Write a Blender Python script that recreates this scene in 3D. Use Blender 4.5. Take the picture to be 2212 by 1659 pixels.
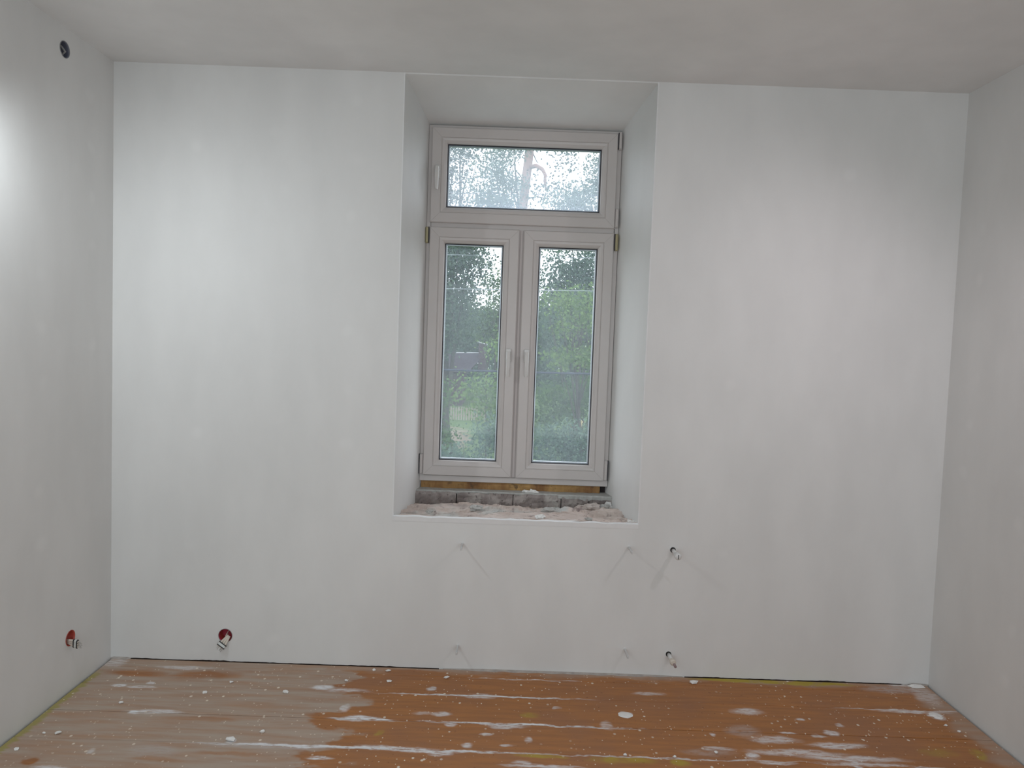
import bpy, bmesh, math, random
import numpy as np
from mathutils import Vector, Matrix, noise as mnoise

# ------------------------------------------------------------------ scene set-up
scene = bpy.context.scene
for o in list(bpy.data.objects):
    bpy.data.objects.remove(o)
C = scene.collection
random.seed(7)
RNG = np.random.default_rng(7)

# camera: standing 3.5 m from the window wall, 1.6 m above the boards (x right, y towards the window, z up)
CAM = Vector((1.889, -3.508, 1.6))
FOCAL = 1588.5            # pixels on a 2212 px wide frame
YAW, PITCH, ROLL = 0.00494, -0.05619, 0.03583
fwd = Vector((math.sin(YAW) * math.cos(PITCH), math.cos(YAW) * math.cos(PITCH), math.sin(PITCH)))
right = Vector((math.cos(YAW), -math.sin(YAW), 0))
up = right.cross(fwd)
right, up = (math.cos(ROLL) * right + math.sin(ROLL) * up,
             -math.sin(ROLL) * right + math.cos(ROLL) * up)
cam_data = bpy.data.cameras.new('camera')
cam_data.sensor_fit = 'HORIZONTAL'
cam_data.sensor_width = 36.0
cam_data.lens = FOCAL / 2212 * 36.0
cam_data.clip_start = 0.05
cam_data.clip_end = 600
cam = bpy.data.objects.new('camera', cam_data)
C.objects.link(cam)
m3 = Matrix((right, up, -fwd)).transposed()
cam.matrix_world = Matrix.Translation(CAM) @ m3.to_4x4()
scene.camera = cam

# overcast white sky
world = bpy.data.worlds.new('overcast_sky')
scene.world = world
world.use_nodes = True
bg = world.node_tree.nodes['Background']
bg.inputs['Color'].default_value = (0.90, 0.93, 1.0, 1)
bg.inputs['Strength'].default_value = 3.4

# two shaded work lamps just outside the frame, high up beside the left and right wall, turned down to the window wall
def work_lamp(name, loc, aim, power, col, half):
    l = bpy.data.lights.new(name, 'SPOT')
    l.energy = power
    l.color = col
    l.shadow_soft_size = 0.016
    l.spot_size = math.radians(2 * half)
    l.spot_blend = 1.0
    o = bpy.data.objects.new(name, l)
    o.location = loc
    o.rotation_euler = (Vector(aim) - Vector(loc)).to_track_quat('-Z', 'Y').to_euler()
    C.objects.link(o)
work_lamp('left_work_lamp', (0.205, -1.20, 2.42), (0.70, 0.0, 0.40), 28, (0.90, 0.965, 1.0), 83)
work_lamp('right_work_lamp', (3.60, -1.15, 2.40), (2.45, 0.0, 0.0), 17.5, (1.0, 0.90, 0.95), 79)
# added soft fill light behind the viewer to even out the walls; no opening there
al = bpy.data.lights.new('rear_fill', 'AREA')
al.shape = 'RECTANGLE'; al.size = 3.4; al.size_y = 2.2
al.energy = 58
al.color = (0.835, 0.94, 1.0)
ao = bpy.data.objects.new('rear_fill', al)
ao.location = (2.0, -4.86, 1.2)
ao.rotation_euler = (math.radians(87), 0, 0)
C.objects.link(ao)

cy = scene.cycles
cy.max_bounces = 7
cy.diffuse_bounces = 5
cy.glossy_bounces = 2
cy.transmission_bounces = 4
cy.transparent_max_bounces = 8

scene.view_settings.view_transform = 'Standard'
scene.view_settings.look = 'None'
scene.view_settings.gamma = 1.0
scene.view_settings.use_curve_mapping = False
scene.view_settings.exposure = 0.0

# ------------------------------------------------------------------ helpers
def lin(r, g, b):
    f = lambda c: (c / 255 / 12.92) if c / 255 <= 0.04045 else ((c / 255 + 0.055) / 1.055) ** 2.4
    return (f(r), f(g), f(b), 1.0)

class NT:
    """short-hand for building a shader"""
    def __init__(s, name):
        s.m = bpy.data.materials.new(name)
        s.m.use_nodes = True
        s.t = s.m.node_tree
        s.N = s.t.nodes
        s.b = s.N['Principled BSDF']
        s.geo = None
    def link(s, a, b):
        s.t.links.new(a, b)
    def put(s, sock, v):
        if isinstance(v, bpy.types.NodeSocket):
            s.link(v, sock)
        else:
            sock.default_value = v
    def pos(s):
        if s.geo is None:
            s.geo = s.N.new('ShaderNodeNewGeometry')
        return s.geo.outputs['Position']
    def vec(s, op, a, b=None):
        n = s.N.new('ShaderNodeVectorMath'); n.operation = op
        s.put(n.inputs[0], a)
        if b is not None: s.put(n.inputs[1], b)
        return n.outputs['Value'] if op in ('LENGTH', 'DOT_PRODUCT', 'DISTANCE') else n.outputs[0]
    def math(s, op, a, b=None, c=None, clamp=False):
        n = s.N.new('ShaderNodeMath'); n.operation = op; n.use_clamp = clamp
        s.put(n.inputs[0], a)
        if b is not None: s.put(n.inputs[1], b)
        if c is not None: s.put(n.inputs[2], c)
        return n.outputs[0]
    def noise(s, scale, detail=3, vec=None, rough=0.55, out='Fac'):
        n = s.N.new('ShaderNodeTexNoise')
        n.inputs['Scale'].default_value = scale
        n.inputs['Detail'].default_value = detail
        n.inputs['Roughness'].default_value = rough
        s.link(vec if vec is not None else s.pos(), n.inputs['Vector'])
        return n.outputs[out]
    def ramp(s, v, a, b, lo=0.0, hi=1.0, smooth=True):
        n = s.N.new('ShaderNodeMapRange')
        if smooth: n.interpolation_type = 'SMOOTHSTEP'
        s.put(n.inputs['Value'], v)
        n.inputs['From Min'].default_value = a; n.inputs['From Max'].default_value = b
        n.inputs['To Min'].default_value = lo; n.inputs['To Max'].default_value = hi
        return n.outputs[0]
    def mix(s, fac, a, b, mode='MIX'):
        n = s.N.new('ShaderNodeMix'); n.data_type = 'RGBA'; n.blend_type = mode
        s.put(n.inputs[0], fac); s.put(n.inputs[6], a); s.put(n.inputs[7], b)
        return n.outputs[2]
    def xyz(s, v=None):
        n = s.N.new('ShaderNodeSeparateXYZ')
        s.link(v if v is not None else s.pos(), n.inputs[0])
        return n.outputs
    def color(s, v): s.put(s.b.inputs['Base Color'], v)
    def rough(s, v): s.put(s.b.inputs['Roughness'], v)
    def bump(s, h, strength=0.3, dist=0.005):
        n = s.N.new('ShaderNodeBump')
        n.inputs['Strength'].default_value = strength
        n.inputs['Distance'].default_value = dist
        s.link(h, n.inputs['Height'])
        s.link(n.outputs[0], s.b.inputs['Normal'])

def simple(name, col, rough=0.5, var=0.12, scale=20.0, metal=0.0, bump=0.0, spec=0.5):
    t = NT(name)
    n = t.noise(scale, 4)
    dark = tuple(c * (1 - var) for c in col[:3]) + (1,)
    lite = tuple(min(1, c * (1 + var)) for c in col[:3]) + (1,)
    t.color(t.mix(n, dark, lite)); t.rough(rough)
    t.b.inputs['Metallic'].default_value = metal
    t.b.inputs['Specular IOR Level'].default_value = spec
    if bump: t.bump(n, bump, 0.004)
    return t.m

class MB:
    """collects geometry for ONE mesh object"""
    def __init__(s):
        s.v, s.f = [], []
    def add(s, vs, fs):
        k = len(s.v); s.v += [tuple(p) for p in vs]; s.f += [tuple(i + k for i in f) for f in fs]
        return s
    def box(s, x0, x1, y0, y1, z0, z1, ch=0.0):
        if ch <= 0:
            vs = [(x, y, z) for z in (z0, z1) for y in (y0, y1) for x in (x0, x1)]
            return s.add(vs, [(0, 2, 3, 1), (4, 5, 7, 6), (0, 1, 5, 4), (2, 6, 7, 3), (0, 4, 6, 2), (1, 3, 7, 5)])
        bm = bmesh.new()
        bmesh.ops.create_cube(bm, size=1.0)
        for v in bm.verts:
            v.co = Vector(((x0 + x1) / 2 + v.co.x * (x1 - x0), (y0 + y1) / 2 + v.co.y * (y1 - y0), (z0 + z1) / 2 + v.co.z * (z1 - z0)))
        bmesh.ops.bevel(bm, geom=bm.edges[:], offset=ch, segments=1, affect='EDGES')
        bm.verts.index_update()
        s.add([v.co[:] for v in bm.verts], [[v.index for v in f.verts] for f in bm.faces])
        bm.free()
        return s
    def ring(s, x0, x1, z0, z1, prof, close=False):
        """mitred rectangular frame in the xz plane; prof = [(inset, y), ...]"""
        k = len(s.v)
        for d, y in prof:
            s.v += [(x0 + d, y, z0 + d), (x1 - d, y, z0 + d), (x1 - d, y, z1 - d), (x0 + d, y, z1 - d)]
        n = len(prof)
        for i in range(n if close else n - 1):
            a, b = k + 4 * i, k + 4 * ((i + 1) % n)
            for j in range(4):
                s.f.append((a + j, a + (j + 1) % 4, b + (j + 1) % 4, b + j))
        return s
    def tube(s, pts, rad, seg=10, cap=True):
        pts = [Vector(p) for p in pts]
        rad = rad if isinstance(rad, (list, tuple)) else [rad] * len(pts)
        k = len(s.v); ref = None
        for i, p in enumerate(pts):
            d = (pts[min(i + 1, len(pts) - 1)] - pts[max(i - 1, 0)]).normalized()
            if ref is None:
                ref = Vector((0, 0, 1)) if abs(d.z) < 0.9 else Vector((1, 0, 0))
            a = d.cross(ref).normalized(); b = d.cross(a).normalized(); ref = a.cross(d)
            for j in range(seg):
                t = 2 * math.pi * j / seg
                s.v.append(tuple(p + (a * math.cos(t) + b * math.sin(t)) * rad[i]))
        for i in range(len(pts) - 1):
            for j in range(seg):
                s.f.append((k + i * seg + j, k + i * seg + (j + 1) % seg, k + (i + 1) * seg + (j + 1) % seg, k + (i + 1) * seg + j))
        if cap:
            s.f.append(tuple(k + j for j in range(seg)))
            s.f.append(tuple(k + (len(pts) - 1) * seg + j for j in reversed(range(seg))))
        return s
    def lathe(s, origin, axis, prof, seg=24):
        """prof = [(radius, distance along axis)]"""
        axis = Vector(axis).normalized(); o = Vector(origin)
        a = axis.cross(Vector((0, 0, 1)) if abs(axis.z) < 0.9 else Vector((1, 0, 0))).normalized(); b = axis.cross(a)
        k = len(s.v)
        for r, h in prof:
            for j in range(seg):
                t = 2 * math.pi * j / seg
                s.v.append(tuple(o + axis * h + (a * math.cos(t) + b * math.sin(t)) * r))
        for i in range(len(prof) - 1):
            for j in range(seg):
                s.f.append((k + i * seg + j, k + i * seg + (j + 1) % seg, k + (i + 1) * seg + (j + 1) % seg, k + (i + 1) * seg + j))
        return s
    def lump(s, c, r, seed, sub=2, rough=0.35):
        bm = bmesh.new()
        bmesh.ops.create_icosphere(bm, subdivisions=sub, radius=1.0)
        for v in bm.verts:
            n = mnoise.noise(v.co * 1.6 + Vector((seed * 7.3, seed * 3.1, 0))) + .5 * mnoise.noise(v.co * 4.1 + Vector((seed * 2.3, 0, seed)))
            q = v.co * (1 + rough * n * 1.6)
            v.co = Vector((c[0] + q.x * r[0], c[1] + q.y * r[1], c[2] + q.z * r[2]))
        bm.verts.index_update()
        s.add([v.co[:] for v in bm.verts], [[v.index for v in f.verts] for f in bm.faces])
        bm.free()
        return s
    def splat(s, x, y, rx, ry, h, seed, n=14):
        """low irregular flake with a ragged outline lying on the boards"""
        ring0, ring1 = [], []
        rot = seed * 1.7
        for j in range(n):
            t = 2 * math.pi * j / n
            k = 1 + 0.45 * mnoise.noise(Vector((math.cos(t) * 1.3 + seed * 5, math.sin(t) * 1.3, seed)))
            k2 = 0.6 * k
            ring0.append((x + rx * k * math.cos(t), y + ry * k * math.sin(t), 0.0008))
            ring1.append((x + rx * k2 * math.cos(t + .1), y + ry * k2 * math.sin(t + .1), h * (0.8 + 0.3 * mnoise.noise(Vector((rot, j, 0))))))
        vs = ring0 + ring1 + [(x, y, h)]
        fs = [(j, (j + 1) % n, n + (j + 1) % n, n + j) for j in range(n)] + [(n + j, n + (j + 1) % n, 2 * n) for j in range(n)]
        return s.add(vs, fs)

def obj(name, mb, mat, parent=None, smooth=False, label=None, loc=None):
    """loc: object origin; the mesh was given in world coordinates"""
    me = bpy.data.meshes.new(name)
    off = Vector(loc) if loc is not None else Vector((0, 0, 0))
    me.from_pydata([tuple(Vector(v) - off) for v in mb.v], [], mb.f)
    bm = bmesh.new(); bm.from_mesh(me)
    bmesh.ops.recalc_face_normals(bm, faces=bm.faces[:])
    bm.to_mesh(me); bm.free()
    if smooth:
        for p in me.polygons: p.use_smooth = True
    me.materials.append(mat)
    o = bpy.data.objects.new(name, me)
    C.objects.link(o)
    o.location = off
    if parent is not None:
        o.parent = parent
        base = Vector((0, 0, 0)); q = parent
        while q is not None:
            base += q.location; q = q.parent
        o.location = off - base
    if label: o['label'] = label
    return o

def thing(name, label, cat, loc, group=None):
    o = bpy.data.objects.new(name, None)
    o.empty_display_size = 0.05
    o.location = loc
    C.objects.link(o)
    o['label'] = label; o['category'] = cat
    if group: o['group'] = group
    return o

def tag(o, label, cat, group=None):
    o['label'] = label; o['category'] = cat
    if group: o['group'] = group
    return o

def struct(o, label=None):
    o['kind'] = 'structure'
    if label: o['label'] = label
    return o

def cut(o, cutters):
    """bake boolean holes into o"""
    tmp = []
    for c in cutters:
        me = bpy.data.meshes.new('hole')
        me.from_pydata(c.v, [], c.f)
        bm = bmesh.new(); bm.from_mesh(me); bmesh.ops.recalc_face_normals(bm, faces=bm.faces[:]); bm.to_mesh(me); bm.free()
        h = bpy.data.objects.new('hole', me); C.objects.link(h); tmp.append(h)
        mod = o.modifiers.new('hole', 'BOOLEAN'); mod.operation = 'DIFFERENCE'; mod.object = h; mod.solver = 'EXACT'
    dg = bpy.context.evaluated_depsgraph_get()
    dg.update()
    me = bpy.data.meshes.new_from_object(o.evaluated_get(dg))
    o.modifiers.clear()
    o.data = me
    for h in tmp: bpy.data.objects.remove(h)
    return o

def at(px, py, y):
    """point that the photograph shows at pixel (px, py), surveyed at depth y"""
    d = fwd + right * ((px - 1106) / FOCAL) - up * ((py - 829.5) / FOCAL)
    return CAM + d * ((y - CAM.y) / d.y)

# ------------------------------------------------------------------ materials
W, H = 3.9965, 2.84

def plaster(name, tint, spots):
    t = NT(name)
    p = t.pos()
    stretch = t.vec('MULTIPLY', p, (1.0, 1.0, 0.45))
    big = t.noise(1.5, 3, stretch)
    mid = t.noise(5.0, 4, stretch)
    fine = t.noise(40.0, 3)
    v = t.math('ADD', t.ramp(big, .3, .7, -.035, .035), t.ramp(mid, .3, .7, -.022, .022))
    # filled screw heads: soft pale dabs in vertical rows
    ax, rows, step = spots
    s = t.xyz()
    wob = t.noise(3.0, 1)
    if rows:
        acc = None
        for r, ph in rows:
            du = t.math('SUBTRACT', s[ax], t.math('ADD', t.ramp(wob, .2, .8, -.03, .03), r))
            fr = t.math('SUBTRACT', t.math('FRACT', t.math('DIVIDE', t.math('ADD', s[2], ph), step)), 0.5)
            dz = t.math('MULTIPLY', fr, step)
            d = t.math('SQRT', t.math('ADD', t.math('MULTIPLY', du, du), t.math('MULTIPLY', dz, dz)))
            e = t.ramp(d, .008, .045, 1, 0)
            acc = e if acc is None else t.math('MAXIMUM', acc, e)
        gate = t.ramp(t.noise(2.3, 1), .48, .62, 0, 1)
        v = t.math('ADD', v, t.math('MULTIPLY', t.math('MULTIPLY', acc, gate), .04))
    v = t.math('ADD', v, 1.0)
    t.color(t.mix(1.0, tint, v, 'MULTIPLY'))
    t.rough(0.62)
    t.b.inputs['Specular IOR Level'].default_value = 0.3
    t.bump(t.math('ADD', fine, t.math('MULTIPLY', mid, 2.0)), 0.10, 0.003)
    return t.m

WHITE = (0.73, 0.73, 0.72, 1)
def brick_mat():
    t = NT('dusty_brick')
    a = t.noise(14, 5); b = t.noise(45, 4); c = t.noise(5, 3)
    col = t.mix(t.ramp(a, .35, .65), (0.23, 0.195, 0.185, 1), (0.37, 0.33, 0.31, 1))
    col = t.mix(t.ramp(c, .50, .64, 0, .7), col, (0.44, 0.42, 0.39, 1))
    col = t.mix(t.ramp(b, .57, .70, 0, .8), col, (0.09, 0.07, 0.07, 1))
    t.color(col); t.rough(.95); t.bump(t.math('ADD', a, b), .8, .006)
    return t.m
M = {}
M['wall_front'] = plaster('front_plaster', WHITE, (0, [(.40, .1), (.78, .02), (1.13, .13), (2.95, .05), (3.45, .12)], .27))
M['wall_side'] = plaster('side_plaster', WHITE, (1, [(-.53, .06), (-.18, .13)], .22))
M['ceiling'] = plaster('ceiling_plaster', (0.77, 0.77, 0.765, 1), (0, [], .3))
M['reveal'] = plaster('reveal_plaster', (0.74, 0.74, 0.745, 1), (0, [], .3))
M['bead'] = simple('corner_filler', (0.77, 0.77, 0.77, 1), .6, .06)
M['pvc'] = simple('white_plastic', (0.555, 0.52, 0.505, 1), .35, .04, 6)
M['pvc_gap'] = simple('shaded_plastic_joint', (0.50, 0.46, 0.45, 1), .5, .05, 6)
M['handle'] = simple('handle_plastic', (0.62, 0.605, 0.59, 1), .25, .04, 8)
M['seam'] = simple('mitre_line', (0.46, 0.43, 0.41, 1), .7, .1)  # slightly darker line along the mitred corners
M['gasket'] = simple('black_rubber', (0.03, 0.03, 0.04, 1), .6, .2)
M['spacer'] = simple('metal_spacer', (0.55, 0.56, 0.60, 1), .35, .05, metal=.6)
M['brass'] = simple('yellowed_hinge', (0.40, 0.36, 0.22, 1), .4, .15, metal=.2)
M['brick'] = brick_mat()
M['crust'] = simple('grey_cement_crust', (0.44, 0.44, 0.42, 1), .95, .35, 40, bump=.5)
M['hollow'] = simple('cavity_shade', (0.03, 0.022, 0.022, 1), .95, .3)
M['dark_void'] = simple('subfloor_gap_shade', (0.075, 0.052, 0.042, 1), .95, .3)
M['chip'] = simple('white_plaster_chip', (0.80, 0.79, 0.77, 1), .9, .08, 60)
M['lump'] = simple('mortar_lump', (0.52, 0.455, 0.42, 1), .95, .3, 50, bump=.5)
M['lump_grey'] = simple('grey_mortar_lump', (0.45, 0.44, 0.42, 1), .95, .3, 50, bump=.5)
M['red_box'] = simple('orange_red_plastic', (0.50, 0.085, 0.06, 1), .4, .2, 30)
M['crimson_box'] = simple('crimson_plastic', (0.40, 0.035, 0.06, 1), .4, .2, 30)
M['grey_box'] = simple('grey_blue_plastic', (0.12, 0.13, 0.17, 1), .5, .25, 30)
M['cable'] = simple('cream_cable', (0.66, 0.60, 0.52, 1), .5, .1)
M['tape'] = simple('black_tape', (0.025, 0.025, 0.025, 1), .4, .2)
M['wrap'] = simple('pale_wrap', (0.62, 0.64, 0.62, 1), .35, .15, 40)
M['copper'] = simple('tinned_wire', (0.45, 0.44, 0.42, 1), .35, .2, metal=.7)
M['painted_steel'] = simple('painted_steel', (0.72, 0.72, 0.71, 1), .45, .04)
M['bracket'] = simple('grey_painted_bracket', (0.60, 0.60, 0.595, 1), .6, .05)
M['rust'] = simple('rusty_nub', (0.30, 0.22, 0.22, 1), .7, .2)
M['fillet'] = simple('dusty_plaster_run', (.42, .38, .35, 1), .95, .4, 30)
M['grain'] = simple('concrete', (.3, .3, .3, 1), .9)

def foam_mat():
    t = NT('aged_foam')
    n = t.noise(9.0, 4, t.vec('MULTIPLY', t.pos(), (1, 1, .3)))
    c = t.mix(t.ramp(n, .35, .65), lin(132, 94, 60), lin(186, 150, 96))
    c = t.mix(t.ramp(t.noise(26, 4), .55, .70, 0, .8), c, lin(92, 72, 54))
    t.color(c); t.rough(.9); t.bump(t.noise(80, 3), .5)
    return t.m
M['foam'] = foam_mat()

def rubble_mat():
    t = NT('old_lime_mortar')
    a = t.noise(7.0, 4); b = t.noise(23.0, 5); c = t.noise(4.0, 3, t.vec('ADD', t.pos(), (5, 3, 1)))
    col = t.mix(t.ramp(a, .35, .65), (0.52, 0.43, 0.385, 1), (0.64, 0.55, 0.50, 1))
    col = t.mix(t.ramp(c, .52, .66), col, (0.50, 0.51, 0.49, 1))
    col = t.mix(t.ramp(b, .56, .70, 0, .85), col, (0.24, 0.19, 0.18, 1))
    col = t.mix(t.ramp(t.noise(3.0, 5, t.vec('ADD', t.pos(), (9, 2, 4))), .55, .66, 0, .7), col, (0.36, 0.31, 0.29, 1))
    x = t.xyz()
    col = t.mix(t.ramp(t.math('ADD', x[1], t.ramp(a, .3, .7, -.03, .03)), .0, .035, .75, 0), col, (0.8, 0.8, 0.78, 1))
    t.color(col); t.rough(.95); t.bump(t.math('ADD', a, b), .8, .012)
    return t.m
M['rubble'] = rubble_mat()

# painted boards: brown-orange paint under plaster dust, streaks and smears (x along the boards)
SMEARS = [
    ('W',0.394,-0.082,0.132,0.019,.5), ('W',0.201,-0.276,0.033,0.017,.9), ('W',0.298,-0.287,0.062,0.013,.6), 
    ('W',0.317,-0.241,0.017,0.018,.6), ('W',0.454,-0.497,0.120,0.019,.65), ('W',0.362,-0.507,0.027,0.015,.9), 
    ('W',1.089,-0.235,0.055,0.022,.9), ('W',1.207,-0.254,0.094,0.022,.6), ('W',0.841,-0.696,0.020,0.016,1), 
    ('D',1.023,-0.725,0.252,0.023,.8), ('W',1.166,-0.720,0.054,0.013,.7), ('W',1.225,-0.796,0.049,0.012,.8), 
    ('W',0.354,-0.801,0.024,0.024,.45), ('W',0.274,-0.909,0.067,0.014,.6), ('D',0.582,-0.781,0.106,0.043,.6), 
    ('O',0.174,-0.879,0.029,0.023,1), ('O',0.519,-0.151,0.173,0.042,.8), ('O',0.212,-0.150,0.151,0.037,.7), 
    ('O',0.667,-0.540,0.192,0.018,.45), ('O',0.885,-0.788,0.159,0.015,.45), ('O',0.628,-0.840,0.104,0.015,.35), 
    ('W',1.237,-0.416,0.020,0.040,.6), ('W',1.819,-0.268,0.067,0.026,.7), ('W',1.581,-0.209,0.021,0.022,.7), 
    ('W',1.653,-0.440,0.044,0.020,.7), ('W',1.573,-0.434,0.048,0.016,.4), ('W',1.933,-0.514,0.089,0.022,.7), 
    ('W',1.709,-0.517,0.019,0.022,.7), ('W',1.774,-0.673,0.031,0.023,.7), ('W',1.847,-0.592,0.017,0.014,.7), 
    ('W',2.018,-0.613,0.021,0.024,.6), ('W',1.934,-0.663,0.028,0.010,.6), ('W',2.368,-0.483,0.029,0.038,.45), 
    ('W',2.447,-0.392,0.030,0.028,1.2), ('W',2.151,-0.355,0.016,0.016,.6), ('W',1.320,-0.497,0.078,0.023,.9), 
    ('W',1.508,-0.715,0.163,0.020,.8), ('W',1.664,-0.735,0.054,0.019,.7), ('Y',2.025,-0.420,0.044,0.028,.6), 
    ('Y',1.414,-0.602,0.021,0.025,.8), ('Y',2.078,-0.737,0.099,0.016,.8), ('Y',2.378,-0.745,0.135,0.026,.8), 
    ('Y',2.607,-0.750,0.036,0.029,.8), ('W',1.993,-0.795,0.035,0.025,.6), ('W',2.075,-0.806,0.158,0.012,.7), 
    ('W',3.005,-0.331,0.074,0.034,.7), ('D',2.933,-0.492,0.074,0.053,.6), ('W',3.041,-0.557,0.108,0.029,.6), 
    ('W',3.286,-0.581,0.118,0.025,.7), ('W',3.100,-0.650,0.205,0.027,.65), ('W',3.305,-0.678,0.222,0.023,.7), 
    ('W',2.914,-0.684,0.033,0.027,.8), ('W',3.347,-0.717,0.182,0.016,.6), ('W',2.991,-0.731,0.076,0.013,.7), 
    ('W',3.306,-0.716,0.025,0.033,.8), ('W',3.854,-0.307,0.040,0.043,1), ('W',3.774,-0.276,0.168,0.017,.7), 
    ('W',3.212,-0.382,0.028,0.012,.7), ('W',3.119,-0.502,0.043,0.008,.8), ('W',3.314,-0.490,0.026,0.019,.7), 
    ('W',3.374,-0.422,0.018,0.020,.5), ('D',3.791,-0.066,0.156,0.044,.8), ('Y',3.08,-0.020,0.26,0.024,1.5), 
    ('Y',3.40,-0.028,0.22,0.022,1.3), ('Y',3.854,-0.622,0.024,0.049,.7), ('Y',3.685,-0.609,0.085,0.035,.35), 
    ('W',2.791,-0.537,0.015,0.015,.7), ('W',2.781,-0.642,0.067,0.014,.5), ('W',2.586,-0.192,0.086,0.018,.5), 
    ('W',3.244,-0.516,0.039,0.011,.7), ('D',2.736,-0.668,0.111,0.027,.5), 
]
SMEARS += [('W', 1.80, -.265, .50, .009, 1.0), ('W', 3.72, -.265, .30, .009, .7), ('W', 1.33, -.502, .16, .012, 1.0),
           ('W', 2.02, -.502, .50, .008, .9), ('W', 1.42, -.72, .75, .011, 1.1), ('W', 2.55, -.72, .60, .007, .7),
           ('W', 2.02, -.086, .30, .006, .6), ('W', 3.45, -.722, .35, .007, .7), ('W', 3.86, -.012, .07, .02, .6),
           ('W', .05, -.05, .06, .05, .5), ('W', 3.92, -.12, .06, .10, .4)]

def floor_mat(y0, y1):
    """the paint, dust and spills of one board between y0 and y1"""
    t = NT('painted_floorboard')
    p = t.pos()
    s = t.xyz()
    grain = t.noise(6.0, 5, t.vec('MULTIPLY', p, (.7, 7.0, 1)))
    warp = t.noise(9.0, 3, out='Color')
    wp = t.vec('ADD', p, t.vec('MULTIPLY', t.vec('SUBTRACT', warp, (.5, .5, .5)), (.10, .045, 0)))
    base = t.mix(t.ramp(grain, .3, .7), lin(156, 104, 62), lin(174, 116, 64))
    base = t.mix(t.ramp(t.noise(2.5, 3), .45, .7, 0, .6), base, lin(152, 106, 76))
    base = t.mix(t.ramp(t.noise(55.0, 2), .66, .74, 0, .5), base, lin(110, 64, 40))
    # dust film left of the swept area and along the walls
    dn = t.noise(3.2, 4, t.vec('MULTIPLY', p, (1.0, 2.2, 1)))
    edge = t.math('ADD', s[0], t.ramp(dn, .25, .75, -.17, .17))
    dust = t.ramp(edge, 1.17, 1.25, 1, 0)
    ew = t.math('ADD', s[1], t.ramp(dn, .25, .75, -.045, .045))
    dust = t.math('MAXIMUM', dust, t.ramp(ew, -.065, -.02, 0, .75))
    er = t.math('ADD', s[0], t.ramp(dn, .25, .75, -.06, .06))
    dust = t.math('MAXIMUM', dust, t.ramp(er, 3.84, 3.93, 0, .7))
    thin = t.ramp(t.noise(5.0, 5, t.vec('MULTIPLY', p, (.6, 5, 1))), .3, .72, 1.0, .52)
    acc = {'W': None, 'D': None, 'Y': None, 'O': None}
    for k, x, y, rx, ry, st in SMEARS:
        if y + 1.3 * ry + .03 < y0 or y - 1.3 * ry - .03 > y1: continue
        q = t.vec('MULTIPLY', t.vec('SUBTRACT', wp, (x, y, 0)), (1 / rx, 1 / ry, 0))
        e = t.ramp(t.vec('LENGTH', q), .45, 1.25, st, 0)
        acc[k] = e if acc[k] is None else t.math('MAXIMUM', acc[k], e)
    dust = t.math('MULTIPLY', dust, thin)
    if acc['O'] is not None: dust = t.math('SUBTRACT', dust, acc['O'], clamp=True)
    col = t.mix(dust, base, lin(178, 162, 148))
    if acc['Y'] is not None:
        yel = t.math('MULTIPLY', acc['Y'], t.ramp(t.noise(18, 3), .3, .6, .35, 1))
        col = t.mix(t.math('MINIMUM', yel, .9), col, lin(174, 154, 52))
    # pea-green paint drips along the left and right walls
    g1 = t.ramp(t.math('ADD', s[0], t.ramp(grain, .3, .7, -.012, .012)), .028, .05, .8, 0)
    g1 = t.math('MULTIPLY', g1, t.ramp(s[1], -.12, -.2, 0, 1))
    col = t.mix(g1, col, lin(158, 150, 82))
    gr = t.ramp(t.noise(20.0, 6, t.vec('MULTIPLY', p, (1, 4.5, 1)), .65), .34, .56, .22, 1.15)
    if acc['D'] is not None: col = t.mix(t.math('MULTIPLY', acc['D'], t.math('MULTIPLY', gr, .7), clamp=True), col, lin(186, 176, 172))
    if acc['W'] is not None: col = t.mix(t.math('MULTIPLY', acc['W'], gr, clamp=True), col, lin(226, 226, 228))
    # paint and plaster specks
    for sc, th, pick in ((26.0, .19, .74), (62.0, .22, .72), (11.0, .088, .64)):
        v = t.N.new('ShaderNodeTexVoronoi')
        v.inputs['Scale'].default_value = sc
        t.link(t.vec('ADD', t.vec('MULTIPLY', p, (1, .8, 0)), (sc, 2.7, 0)), v.inputs['Vector'])
        keep = t.math('GREATER_THAN', t.xyz(v.outputs['Color'])[0], pick)
        dens = t.ramp(t.noise(1.7, 2), .35, .6, .2, 1)
        col = t.mix(t.math('MULTIPLY', t.math('MULTIPLY', t.ramp(v.outputs['Distance'], th * .55, th, 1, 0), keep), dens), col, lin(226, 214, 198))
    t.color(col)
    t.rough(t.ramp(dust, 0, 1, .48, .85))
    t.b.inputs['Specular IOR Level'].default_value = 0.35
    t.bump(grain, .15, .003)
    return t.m

def glass_mat():
    t = NT('dusty_glare_glass')
    N = t.N
    tr = N.new('ShaderNodeBsdfTransparent'); tr.inputs[0].default_value = (.95, .97, .97, 1)
    tl = N.new('ShaderNodeBsdfTranslucent'); tl.inputs[0].default_value = (.74, .83, .92, 1)
    gl = N.new('ShaderNodeBsdfGlossy'); gl.inputs['Roughness'].default_value = .03
    x = t.xyz()
    d = t.ramp(t.noise(7, 4), .3, .7, .9, 1.12)
    # film is dust plus imitated glare haze, heavier above the middle rail for sky glare
    film = t.math('MULTIPLY', d, t.ramp(x[2], 2.15, 2.28, .062, .25))
    a = N.new('ShaderNodeMixShader'); t.link(film, a.inputs[0]); t.link(tr.outputs[0], a.inputs[1]); t.link(tl.outputs[0], a.inputs[2])
    b = N.new('ShaderNodeMixShader'); b.inputs[0].default_value = .012
    t.link(a.outputs[0], b.inputs[1]); t.link(gl.outputs[0], b.inputs[2])
    t.link(b.outputs[0], N['Material Output'].inputs['Surface'])
    return t.m
M['glass'] = glass_mat()

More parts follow.
